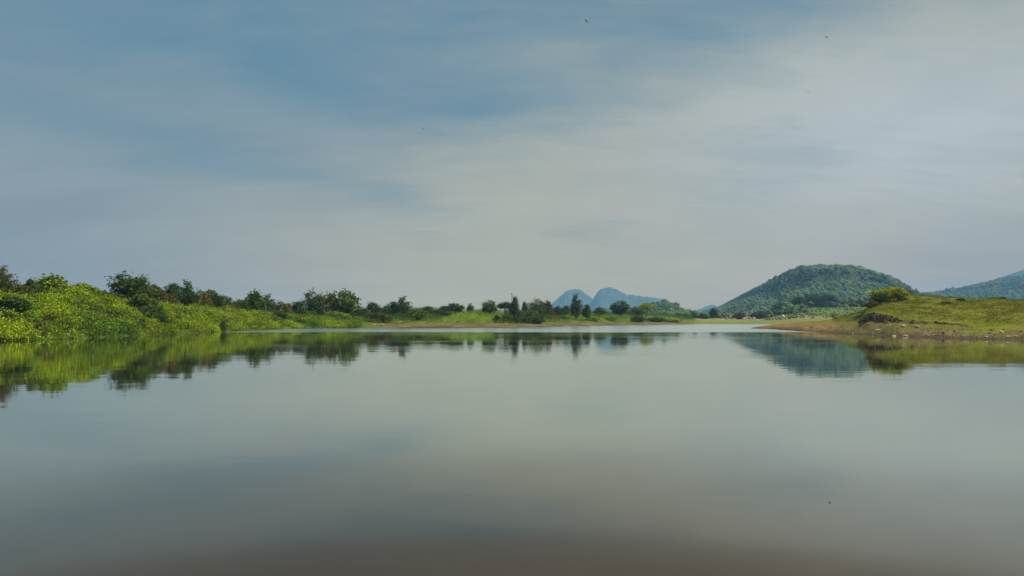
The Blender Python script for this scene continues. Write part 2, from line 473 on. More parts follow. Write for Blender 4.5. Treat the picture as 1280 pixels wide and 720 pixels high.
# colours of what covers the ground
def lerp(a, b, t): return a + (b-a)*t[..., None]
def ground_colour(PX, YY, Z, Z1, Z2, gy):
    X = wx(PX, YY)
    n = fbm(X*0.25, YY*0.25, 0, 4); n2 = fbm(X*0.06, YY*0.06, 7, 3); n3 = fbm(X*0.9, YY*0.9, 3, 3)
    green = lerp(np.array([0.040,0.055,0.008]), np.array([0.080,0.105,0.010]), sstep(n, -.4, .4))
    green = lerp(green, np.array([0.055,0.095,0.016]), sstep(n2, .1, .5)*0.7)
    field = lerp(np.array([0.085,0.140,0.012]), np.array([0.130,0.185,0.016]), sstep(n, -.4, .4))
    mud = lerp(np.array([0.100,0.085,0.022]), np.array([0.160,0.125,0.045]), sstep(n, -.3, .4))
    olive = lerp(np.array([0.115,0.120,0.009]), np.array([0.155,0.155,0.012]), sstep(n, -.4, .4))
    olive = lerp(olive, np.array([0.19,0.145,0.020]), sstep(n2, .1, .5)*0.35)
    soil = np.array([0.060,0.040,0.026])
    c = green.copy()
    centre = sstep(PX, 440, 500)*(1-sstep(PX, 860, 885))
    c = lerp(c, field, centre)
    c = lerp(c, mud, centre*(1-sstep(Z1 + 0.25*n, 1.0, 1.45)))
    c = lerp(c, mud*0.6, (1-sstep(Z1+0.15*n, .05, .2))*sstep(PX, 380, 470))
    beach = sstep(PX, 850, 880)
    bc = lerp(np.array([0.150,0.160,0.030]), np.array([0.175,0.175,0.045]), sstep(n, -.4, .4))
    bc = lerp(bc, np.array([0.24,0.20,0.075]), sstep(YY, 340, 420)*(1-sstep(YY, 470, 560))*sstep(n2+0.2, -.2, .3))
    bc = lerp(bc, lerp(np.array([0.080,0.115,0.018]), np.array([0.120,0.160,0.022]), sstep(fbm(X*.06, YY*.03, 8, 4), -.25, .25)), sstep(PX, 960, 985)*sstep(YY, 400, 430)*(1-sstep(YY,600,700)))
    bc = lerp(bc, np.array([0.08,0.10,0.03]), sstep(YY, 600, 750))
    c = lerp(c, bc, beach)
    isM = sstep(Z2-Z1, -0.02, 0.1)*sstep(PX, 900, 930)
    mc = olive
    lt = 1.5 - .95*sstep(PX, 1120, 1215)
    lowm = 1-sstep(Z2 + 0.3*n - lt, -.25, .25)
    low_c = lerp(np.array([0.150,0.110,0.035]), np.array([0.125,0.120,0.020]), sstep(n3+n*0.6, -.15, .25))
    low_c = lerp(low_c, np.array([0.21,0.135,0.045]), (1-sstep(PX, 1030, 1075))*sstep(n2+.2,-.2,.4)*0.8)
    mc = lerp(mc, low_c, lowm)
    mc = lerp(mc, np.array([0.085,0.060,0.030]), 1-sstep(Z2+0.08*n3, .12, .30))
    ledge = sstep(gy, 0.30, 0.6)
    mc = lerp(mc, lerp(soil, soil*1.9, sstep(n3, 0, .5)), ledge)
    c = lerp(c, mc, isM)
    return c
dY = np.gradient(Z, axis=0)/np.gradient(YY, axis=0)
CC = ground_colour(PX, YY, Z, Z1, Z2, dY)
V = np.stack([XX, YY, Z], -1).reshape(-1, 3)
idx = np.arange(nr*nc).reshape(nr, nc)
F = np.stack([idx[:-1,:-1], idx[:-1,1:], idx[1:,1:], idx[1:,:-1]], -1).reshape(-1, 4)
tag(link('ground', mesh_np('ground', V, F, M_GROUND, CC.reshape(-1,3), smooth=True)), kind='structure')

def ground_z(px, Y):
    return float(terrain(px, Y)[0])

# water: one sheet, it runs in under the banks
wv = [(-420,-4,0),(420,-4,0),(420,330,0),(-420,330,0)]
tag(link('water', mesh_np('water', wv, [(0,1,2,3)], M_WATER)), kind='structure')
# the bank the photographer stands on
bx_ = np.linspace(-420, 420, 85); by_ = np.array([3.0,-2,-6,-14,-40,-150])
bz_ = np.array([-1.6,-0.25,0.35,0.7,1.0,1.2])
BX, BY = np.meshgrid(bx_, by_); BZ = bz_[:,None] + 0.08*fbm(BX*.2, BY*.2, 1, 3)
ii = np.arange(BX.size).reshape(BX.shape)
FB = np.stack([ii[:-1,:-1], ii[1:,:-1], ii[1:,1:], ii[:-1,1:]], -1).reshape(-1,4)
tag(link('near_shore', mesh_np('near_shore', np.stack([BX,BY,BZ],-1).reshape(-1,3), FB, M_GROUND,
     np.tile([0.14,0.12,0.03],(BX.size,1)), smooth=True)), kind='structure')

# ------------------------------------------------------------------ hills
def hill(name, outline, Yc, Yf, Yb, prof, col_fn, rough, px_step=2.0, rows=90, seed=0.0):
    ok = np.array(outline, float)
    pxa = np.arange(ok[0,0], ok[-1,0]+.01, px_step)
    zt = EYE + (HOR-np.interp(pxa, ok[:,0], ok[:,1]))/FPX*Yc
    Xa = wx(pxa, Yc)
    t = np.concatenate([np.linspace(0, 1, rows), np.linspace(1.02, 2, 14)])
    Yr = np.where(t <= 1, Yf+(Yc-Yf)*t, Yc+(Yb-Yc)*(t-1))
    pt, pv = zip(*prof)
    g_ = np.interp(t, pt, pv)
    zt = zt + (Yc/FPX)*.9*fbm(pxa*.22, seed, 1.5, 4)*(zt > 20) + (Yc/FPX)*(1.3 if Yc > 3500 else .5)*fbm(pxa*(.6 if Yc > 3500 else .35), seed, 2.5, 3)*(zt > 60)
    X, T = np.meshgrid(Xa, t); Yg = np.meshgrid(Xa, Yr)[1]; Zt = np.meshgrid(zt, t)[0]
    amp = (Yc/FPX)*rough
    s = 1/(Yc*0.05)
    wobY = fbm(X*s*0.7, Yg*s*0.7, seed+3, 3)
    tt = np.clip(T + 0.10*wobY*(T < 1)*np.sin(np.clip(T, 0, 1)*np.pi), 0, 2)
    gg_ = np.interp(tt, pt, pv)
    rel = fbm(X*s, Yg*s, seed, 5)*amp + (1-np.abs(fbm(X*s*.6, Yg*s*.25, seed+9, 4)))*amp*0.8 - amp*0.6
    rel = rel + amp*.6*fbm(X*s*5, Yg*s*5, seed+5, 4)
    Zg = Zt*gg_ + rel*sstep(T, 0, .15)*(1-sstep(T, 1.5, 2))*np.where(T > .9, .7, 1) - 6*(T < .01) - 6*(T > 1.99)
    # keep columns in line as the hill comes nearer: a real mass, only narrower in front
    X = X*(1-.92*np.clip((Yc-Yg)/Yc, 0, 1))
    V = np.stack([X, Yg, Zg], -1)
    slope = np.abs(np.gradient(Zg, axis=0)/np.gradient(Yg, axis=0))
    C = col_fn(X, Yg, Zg, T, slope)
    n0, n1 = X.shape
    ii = np.arange(n0*n1).reshape(n0, n1)
    F = np.stack([ii[:-1,:-1], ii[:-1,1:], ii[1:,1:], ii[1:,:-1]], -1).reshape(-1,4)
    o = link(name, mesh_np(name, V.reshape(-1,3), F, M_HILL, C.reshape(-1,3), smooth=True))
    tag(o, kind='structure')
    return V, C, T, slope

def c_wood(a, b, rock, th=1.2):
    a, b, rock = map(np.array, (a, b, rock))
    def f(X, Y, Z, T, sl):
        n = fbm(X*.02, Y*.02, 2, 4)
        c = lerp(a, b, sstep(n, -.35, .35))
        return lerp(c, rock, sstep(sl, th, th*1.5)*0.8)
    return f

# blob clump (a far tree crown) used by the joined woodland of the hills
def ico():
    import bmesh
    bm = bmesh.new(); bmesh.ops.create_icosphere(bm, subdivisions=1, radius=1.0)
    v = np.array([x.co[:] for x in bm.verts]); f = np.array([[y.index for y in x.verts] for x in bm.faces])
    bm.free(); return v, f
ICO_V, ICO_F = ico()
def woodland(name, pts, sizes, cols, mat, flat=0.8, kind='stuff'):
    n = len(pts); nv = len(ICO_V)
    ang = rng.random(n)*6.283
    ca, sa = np.cos(ang), np.sin(ang)
    v = np.repeat(ICO_V[None], n, 0)
    bump = 1 + 0.9*(rng.random((n, nv))-0.5)
    v = v*bump[..., None]*(.7+.6*rng.random((n,1,3)))
    x = v[...,0]*ca[:,None]-v[...,1]*sa[:,None]; y = v[...,0]*sa[:,None]+v[...,1]*ca[:,None]
    V = np.stack([x, y, v[...,2]*flat*(0.8+0.5*rng.random((n,1)))], -1)*sizes[:,None,None] + pts[:,None,:]
    F = (ICO_F[None] + (np.arange(n)*nv)[:,None,None]).reshape(-1, 3)
    C = np.repeat(cols[:,None,:], nv, 1)*(0.85+0.3*rng.random((n, nv, 1)))
    o = link(name, mesh_np(name, V.reshape(-1,3), F, mat, C.reshape(-1,3)))
    return tag(o, kind=kind)

def scatter_hill(name, H, n, size, ca, cb, cdark, tmin=0.03, tmax=1.12, keep=None, lab=None):
    V, C, T, sl = H
    n0, n1 = T.shape
    # area weighted pick of grid cells
    w = np.linalg.norm(np.cross(V[1:,:-1]-V[:-1,:-1], V[:-1,1:]-V[:-1,:-1]), axis=-1)
    w = w*((T[:-1,:-1] > tmin) & (T[:-1,:-1] < tmax))
    if keep is not None: w = w*keep(V[:-1,:-1], T[:-1,:-1], sl[:-1,:-1])
    p = (w/w.sum()).ravel()
    k = rng.choice(p.size, n, p=p)
    i, j = k//(n1-1), k % (n1-1)
    u, v = rng.random((2, n, 1))
    P = V[i,j]*(1-u)*(1-v) + V[i+1,j]*u*(1-v) + V[i,j+1]*(1-u)*v + V[i+1,j+1]*u*v
    nn = fbm(P[:,0]*.012, P[:,1]*.012, 6, 3)
    r = rng.random(n)
    c = lerp(np.array(ca), np.array(cb), np.clip(sstep(nn, -.3, .3)*.6+r*.4, 0, 1))
    c = lerp(c, np.array(cdark), (r > .80)*0.7)
    c = lerp(c, np.array(cdark), sstep(sl[i,j], .35, .7)*.75)  # cliff band shadow put into the crown colours where the slope is steep
    c = c*(.70+.55*sstep(fbm(P[:,0]*.004, P[:,1]*.006, 3, 3), -.4, .4))[:,None]
    pt = fbm(P[:,0]*.016, P[:,1]*.010, 33, 3)
    c = lerp(c, np.array([.115,.135,.045]), sstep(pt, .12, .35)*.6)
    c = lerp(c, np.array(cdark)*.8, sstep(-pt, .15, .4)*.6)
    s_k = 1 + .9*sstep(-pt, .1, .4)*(rng.random(n) < .3)
    s = s_k*size*(0.45+1.2*rng.random(n)**2.2)
    P[:,2] += s*0.1
    o = woodland(name, P, s, c, M_FAR)
    tag(o, lab, 'woodland')
    return o

main_outline = [(845,399),(875,396),(900,390),(920,383),(945,371.5),(958,367),(966,363.5),(970,353),(982,344),(1000,335.5),(1020,333.5),
    (1045,331.5),(1064,332.5),(1085,338.5),(1110,348),(1122,352),(1131,359),(1142,366),(1175,373),(1210,381),(1260,392)]
prof_main = [(0,0),(.2,.14),(.42,.36),(.58,.54),(.66,.57),(.69,.78),(.85,.88),(1,1),(1.3,.8),(2,0)]
H1 = hill('hill', main_outline, 1300, 720, 1900, prof_main, c_wood((.032,.060,.020),(.060,.095,.026),(.05,.055,.035),1.0), 4.5, seed=1.0)
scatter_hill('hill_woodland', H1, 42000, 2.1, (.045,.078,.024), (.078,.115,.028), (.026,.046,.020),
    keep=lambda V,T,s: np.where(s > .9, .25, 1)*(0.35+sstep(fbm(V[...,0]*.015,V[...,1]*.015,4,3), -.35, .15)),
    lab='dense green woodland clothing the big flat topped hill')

knoll_outline = [(745,396),(770,389),(790,385.5),(805,381.5),(818,378.5),(826,376.8),(834,376.5),(840,379),(848,383),(858,385.5),(872,389),(890,392.5),(915,397)]
H2 = hill('knoll', [(a, b+2.0) for a, b in knoll_outline], 1000, 640, 1300, [(0,0),(.3,.3),(.7,.75),(1,1),(1.3,.7),(2,0)],
    c_wood((.055,.085,.022),(.085,.105,.035),(.15,.10,.08),.28), 3.0, rows=50, seed=4.0)
scatter_hill('knoll_scrub', H2, 7000, 1.5, (.05,.10,.02), (.10,.13,.03), (.028,.05,.02),
    keep=lambda V,T,s: (0.3+sstep(fbm(V[...,0]*.04,V[...,1]*.04,4,3), -.1, .3)),
    lab='patchy green scrub covering the low knoll beyond the far shore')

right_outline = [(1100,393),(1130,376),(1150,368),(1165,366),(1182,364),(1200,361.5),(1216,359),(1218,357),(1235,352.5),(1250,351.5),(1258,347),(1280,345),(1320,338),(1400,350),(1500,372),(1600,395)]
H3 = hill('hill', right_outline, 2300, 1500, 3100, [(0,0),(.3,.3),(.5,.45),(.56,.62),(.8,.85),(1,1),(1.4,.7),(2,0)],
    c_wood((.030,.060,.024),(.055,.090,.030),(.09,.085,.075),1.0), 6.0, rows=60, seed=7.0)
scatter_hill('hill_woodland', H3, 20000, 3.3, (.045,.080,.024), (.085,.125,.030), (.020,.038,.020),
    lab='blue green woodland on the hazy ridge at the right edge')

far_right = [(1235,390),(1250,356),(1262,346),(1272,340),(1285,334),(1310,331),(1350,332),(1420,338),(1520,360),(1600,392)]
hill('mountain', far_right, 3900, 3000, 5000, [(0,0),(.3,.35),(.6,.7),(1,1),(1.4,.7),(2,0)],
    c_wood((.035,.055,.030),(.055,.080,.035),(.13,.12,.10),.9), 5.0, rows=50, seed=8.0)

pk1 = [(655,398),(672,391),(684,384),(694,376),(701,370),(706,365.5),(711,362.5),(718,361.6),(725,363),(731,367),(737,371),(742,376),(752,384),(765,393)]
hill('mountain', pk1, 4700, 4150, 5300, [(0,0),(.35,.32),(.6,.55),(.8,.88),(1,1),(1.4,.6),(2,0)],
    c_wood((.040,.060,.034),(.060,.080,.045),(.16,.15,.13),.8), 3.2, px_step=.6, rows=50, seed=11.0)
pk2 = [(722,398),(735,386),(742,373),(746,367),(750,362),(757,359.2),(763,359),(770,361),(777,365),(783,368),(795,368.8),(806,369.4),(820,371),(832,373),(842,379),(850,391),(862,398)]
hill('mountain', pk2, 4500, 3950, 5200, [(0,0),(.35,.32),(.6,.55),(.8,.88),(1,1),(1.4,.6),(2,0)],
    c_wood((.040,.060,.034),(.060,.080,.045),(.16,.15,.13),.8), 3.2, px_step=.6, rows=50, seed=14.0)
pk3 = [(850,398),(868,389.5),(878,385),(884,382),(890,381),(896,382.5),(904,387),(920,394),(932,398)]
hill('mountain', pk3, 5000, 4500, 5500, [(0,0),(.5,.5),(1,1),(1.4,.6),(2,0)],
    c_wood((.040,.060,.034),(.060,.080,.045),(.16,.15,.13),.8), 2.0, px_step=.6, rows=30, seed=17.0)

# far tree belts on the plain beyond the shore
def belt(name, px0, px1, Y0, Y1, n, size, hgt, lab, ca=(.035,.060,.02), cb=(.06,.10,.025)):
    px = px0+(px1-px0)*rng.random(n); Y = Y0+(Y1-Y0)*rng.random(n)
    z = terrain(px, Y)[0]
    cl = sstep(fbm(wx(px,Y)*.03, Y*.01, 2, 3), -.5, .5)
    P = np.stack([wx(px,Y), Y, z + hgt*rng.random(n)*(.4+.9*cl)], -1)
    r = rng.random((n,))
    o = woodland(name, P, size*(.5+rng.random(n)*.8), lerp(np.array(ca), np.array(cb), r), M_FAR)
    return tag(o, lab, 'tree belt')
belt('far_tree_belt', -160, 545, 520, 640, 900, 2.6, 2.5, 'dark tree belt on the plain behind the left bank')
belt('far_tree_belt', 690, 860, 560, 700, 420, 1.8, 2.0, 'low dark tree belt on the plain in front of the twin peaks')
belt('far_tree_belt', 845, 1010, 470, 640, 420, 1.8, 2.6, 'dark green tree belt behind the pale boulders on the far beach')
belt('field_scrub', 955, 1085, 380, 575, 420, .75, .3, 'small low bushes strewn over the green field beyond the spit', (.05,.08,.02), (.10,.13,.03))
belt('hill_foot_trees', 960, 1180, 590, 760, 700, 2.8, 5.0, 'mixed trees along the foot of the big wooded hill', (.04,.07,.025), (.09,.13,.03))

# ------------------------------------------------------------------ ground cover (nobody could count it)
def leaf_cards(P, size, cols, up=0.5, asp=0.45):
    """one small folded leaf (rhombus) per point"""
    n = len(P)
    d = rng.normal(size=(n,3)); d[:,2] += up; d /= np.linalg.norm(d, axis=1)[:,None]
    q = rng.normal(size=(n,3)); q -= (q*d).sum(1)[:,None]*d; q /= np.linalg.norm(q, axis=1)[:,None]
    L = size[:,None]
    a = P - d*L*.5; b = P + q*L*asp; c = P + d*L*.5; e = P - q*L*asp
    V = np.stack([a,b,c,e],1).reshape(-1,3)
    F = np.arange(4*n).reshape(n,4)
    return V, F, np.repeat(cols, 4, 0)

def cover(name, lab, cat, pxr, n, zmin, size, leaves, cfun, depth, hscale=1.0, start=1.0):
    px = pxr[0]+(pxr[1]-pxr[0])*rng.random(n)
    base = h_main(px, 100)[1] if name != 'mound_grass' else h_mound(px, 100)[1]
    Y = base + start + (depth[0]+(depth[1]-depth[0])*rng.random(n))*rng.random(n)**0.85
    z, z1, z2 = terrain(px, Y)
    ok = z > zmin
    if name != 'mound_grass': ok &= (z1 >= z2)
    for (qx, qt, qw, qY) in CLEAR:
        ok &= ~((np.abs(px-qx) < qw*.30) & (Y > qY-3.2) & (Y < qY+1.0))
    px, Y, z = px[ok], Y[ok], z[ok]
    X = wx(px, Y)
    n = len(X)
    cl = sstep(fbm(X*.55, Y*.40, 11, 3), -.30, .30)
    keep = rng.random(n) < .22+.9*cl
    if name != 'mound_grass': X, Y, z, px, cl = X[keep], Y[keep], z[keep], px[keep], cl[keep]; n = len(X)
    s = size*(.28+1.05*cl**1.5)*(.6+.8*rng.random(n))
    C = cfun(X, Y, px)
    k = leaves
    off = rng.normal(size=(n,k,3))*np.array([.55,.55,.33])
    P = np.stack([X,Y,z],-1)[:,None,:] + off*s[:,None,None]
    P[...,2] += (s*.42*hscale + .6*size*cl*hscale)[:,None]
    L = np.repeat(np.minimum(s, .5)*.26+.03, k)*(.6+.8*rng.random(n*k))
    c = np.repeat(C, k, 0)*(.75+.5*rng.random((n*k,1)))
    V, F, c4 = leaf_cards(P.reshape(-1,3), L, c, .6)
    o = link(name, mesh_np(name, V, F, M_LEAF, c4))
    return tag(o, lab, cat, kind='stuff')

def c_left(X, Y, px):
    n = fbm(X*.18, Y*.18, 21, 4); m = fbm(X*.07, Y*.07, 31, 3); r = rng.random(len(X))
    c = lerp(np.array([.185,.275,.005]), np.array([.320,.400,.007]), np.clip(sstep(n,-.35,.35)*.7+.3*r,0,1))
    c = lerp(c, np.array([.085,.185,.014]), sstep(m, .05, .35)*.8)
    c = lerp(c, np.array([.045,.065,.012]), (r < .16)*.85)
    sp = sstep(vnoise(X*1.0, Y*.6, 3.3) + .5*vnoise(X*2.3, Y*1.4, 1.3), .42, .75)
    c = lerp(c, np.array([.022,.034,.010]), sp*.85)
    c = c*(.70+.42*sstep(fbm(X*.5, Y*.4, 51, 3), -.35, .25))[:,None]
    c = lerp(c, np.array([.14,.115,.035]), (r > .90)*.8)
    return c
def c_centre(X, Y, px):
    n = fbm(X*.12, Y*.12, 21, 4); r = rng.random(len(X))
    c = lerp(np.array([.110,.185,.010]), np.array([.190,.270,.012]), np.clip(sstep(n,-.35,.35)*.7+.3*r,0,1))
    c = lerp(c, np.array([.035,.065,.018]), (r > .75)*.8)
    return c
def c_under(X, Y, px):
    r = rng.random(len(X)); n = fbm(X*.15, Y*.15, 41, 3)
    return lerp(np.array([.050,.085,.016]), np.array([.115,.175,.016]), np.clip(sstep(n,-.3,.3)*.7+.3*r, 0, 1))
def c_mound(X, Y, px):
    r = rng.random(len(X))
    return lerp(np.array([.105,.120,.012]), np.array([.185,.180,.02]), r)
# ------------------------------------------------------------------ tree and shrub models (height 1, spread 1)
def tube(pts, rad, seg=6):
    pts = [Vector(p) for p in pts]; V = []; F = []
    for i, p in enumerate(pts):
        d = (pts[min(i+1, len(pts)-1)] - pts[max(i-1, 0)]).normalized()
        u = d.orthogonal().normalized(); w = d.cross(u)
        for k in range(seg):
            a = k*2*math.pi/seg
            V.append(p + (u*math.cos(a)+w*math.sin(a))*rad[i])
        if i:
            for k in range(seg):
                F.append(((i-1)*seg+k, (i-1)*seg+(k+1) % seg, i*seg+(k+1) % seg, i*seg+k))
    return [tuple(v) for v in V], F

def join_tubes(ts):
    V = []; F = []
    for v, f in ts:
        o = len(V); V += v; F += [tuple(i+o for i in q) for q in f]
    return V, F

def make_proto(seed, lobes, trunk_h, nleaf, leaf, stems=1, shell=.5, feather=False, droop=0.0, hang=0.0):
    r = np.random.default_rng(seed); rr = random.Random(seed)
    # wood
    ts = []
    for s in range(stems):
        a = rr.random()*6.28; sp = 0.0 if stems == 1 else .05
        b = Vector((math.cos(a)*sp, math.sin(a)*sp, -.06))
        top = Vector((rr.uniform(-.05,.05), rr.uniform(-.05,.05), trunk_h))
        rad = .032 if stems == 1 else .018
        ts.append(tube([b, b.lerp(top,.5)+Vector((rr.uniform(-.02,.02),0,0)), top], [rad*1.3, rad, rad*.8]))
        for (cx,cy,cz,rx,rz) in lobes:
            if stems > 1 and rr.random() < .5: continue
            c = Vector((cx,cy,cz)); mid = top.lerp(c,.5)+Vector((rr.uniform(-.04,.04),rr.uniform(-.04,.04),-.03))
            ts.append(tube([top-Vector((0,0,.03)), mid, c, c+Vector((cx*.3,cy*.3,rz*.6))], [rad*.7, rad*.45, rad*.25, rad*.08], 5))
    wv, wf = join_tubes(ts)
    # leaves: sub-clumps on each lobe
    lb = np.array(lobes); vol = lb[:,3]**2*lb[:,4]
    P = []; S = []
    ncl = 110
    k = r.choice(len(lb), ncl, p=vol**.66/(vol**.66).sum())
    d = r.normal(size=(ncl,3)); d /= np.linalg.norm(d,axis=1)[:,None]
    rad = (shell+(1-shell)*r.random(ncl))[:,None]
    cc = lb[k,:3] + d*rad*np.stack([lb[k,3],lb[k,3],lb[k,4]],-1)
    cs = .055+.075*r.random(ncl)
    per = nleaf//ncl
    off = r.normal(size=(ncl,per,3))*.62
    if feather: off[...,2] *= 1.5
    LP = (cc[:,None,:]+off*cs[:,None,None])
    LP[...,2] -= hang*np.abs(off[...,0])*cs[:,None]
    LP = LP.reshape(-1,3)
    LP[:,2] = np.maximum(LP[:,2], .0)
    tone = np.repeat(.78+.5*r.random(ncl), per)*(.75+.5*r.random(ncl*per))
    hue = np.repeat(r.random(ncl), per)
    base = lerp(np.array([.85,1.0,1.0]), np.array([1.25,1.02,.75]), hue)*tone[:,None]
    global rng
    sv = rng; rng = r
    V, F, c4 = leaf_cards(LP, leaf*(.6+.8*r.random(len(LP))), base, .2 if not feather else 1.0, .42)
    rng = sv
    return (mesh_np('trunk', wv, wf, M_BARK), mesh_np('crown', V, F, M_LEAF, c4))

PR = {
 'round':  make_proto(1, [(0,0,.62,.36,.33),(.22,.05,.5,.26,.26),(-.24,-.05,.52,.26,.28),(0,.2,.45,.3,.25),(.05,-.22,.42,.3,.25)], .3, 3600, .055),
 'lumpy':  make_proto(2, [(-.22,0,.58,.24,.30),(.12,.05,.72,.22,.26),(.30,-.05,.45,.2,.24),(0,-.1,.38,.32,.26),(-.34,.1,.33,.16,.2)], .25, 3600, .055),
 'tall':   make_proto(3, [(0,0,.78,.20,.22),(-.12,.05,.55,.30,.24),(.16,-.03,.48,.28,.22),(0,.1,.30,.34,.2)], .3, 3400, .05),
 'spire':  make_proto(4, [(0,0,.84,.16,.17),(.03,.02,.62,.32,.18),(-.06,0,.42,.36,.18),(.04,0,.2,.42,.16)], .4, 3000, .055),
 'umbrella': make_proto(5, [(0,0,.76,.42,.19),(.24,.08,.68,.22,.16),(-.26,-.05,.68,.2,.16),(.05,.2,.7,.26,.15)], .5, 2800, .06),
 'dome':   make_proto(6, [(0,0,.58,.42,.38),(.28,0,.44,.2,.24),(-.28,.05,.44,.2,.24),(0,-.15,.5,.36,.3)], .3, 3600, .06, shell=.7),
 'bush':   make_proto(7, [(0,0,.45,.36,.40),(.26,0,.34,.24,.28),(-.27,0,.36,.24,.3),(.05,.15,.55,.24,.3)], .15, 3400, .075, stems=3),
 'feathery': make_proto(8, [(0,0,.5,.28,.42),(.22,.03,.4,.22,.3),(-.2,.02,.45,.22,.32),(.08,0,.75,.12,.18),(-.1,0,.72,.12,.18)], .2, 2600, .10, stems=3, feather=True, shell=.3),
 'mass':   make_proto(9, [(-.3,0,.4,.22,.36),(0,.05,.5,.24,.42),(.3,0,.38,.22,.34),(.1,-.1,.3,.36,.28),(-.15,-.1,.26,.34,.26)], .15, 3800, .07, stems=4),
}
T_DARK=(.058,.096,.016); T_MID=(.080,.130,.016); T_LIGHT=(.160,.240,.022); T_BROWN=(.100,.098,.026); T_YEL=(.250,.290,.014)
T_BLUE=(.036,.058,.026); T_FAR=(.055,.090,.024); T_RED=(.115,.090,.045)

def plant(px, top, wid, Y, proto, tint, label, name='shrub', cat='shrub', group=None, base=None, jit=True, sink=0.0):
    """px, top, wid as seen in the photo at distance Y; stands on the ground there"""
    z0 = ground_z(px, Y) if base is None else zz(Y, base)
    gz = ground_z(px, Y)
    if base is not None: z0 = gz
    h = max(zz(Y, top) - z0, .5)
    w = wid/FPX*Y*(1.38 if Y < 190 else 1.32)
    e = bpy.data.objects.new(name, None); COL.objects.link(e)
    e.empty_display_size = .3
    e.location = (wx(px, Y), Y, z0 - sink)
    e.rotation_euler = (0, 0, rnd.uniform(-.5, .5) + (math.pi if rnd.random() < .4 else 0))
    e.scale = (w, w, h*1.0)
    tag(e, label, cat, group)
    tr, cr = PR[proto]
    a = link('trunk', tr, e); b = link('crown', cr, e)
    v = rnd.uniform(.9, 1.12)
    b.color = (tint[0]*v, tint[1]*v, tint[2], 1)
    a.color = (1,1,1,1)
    return e

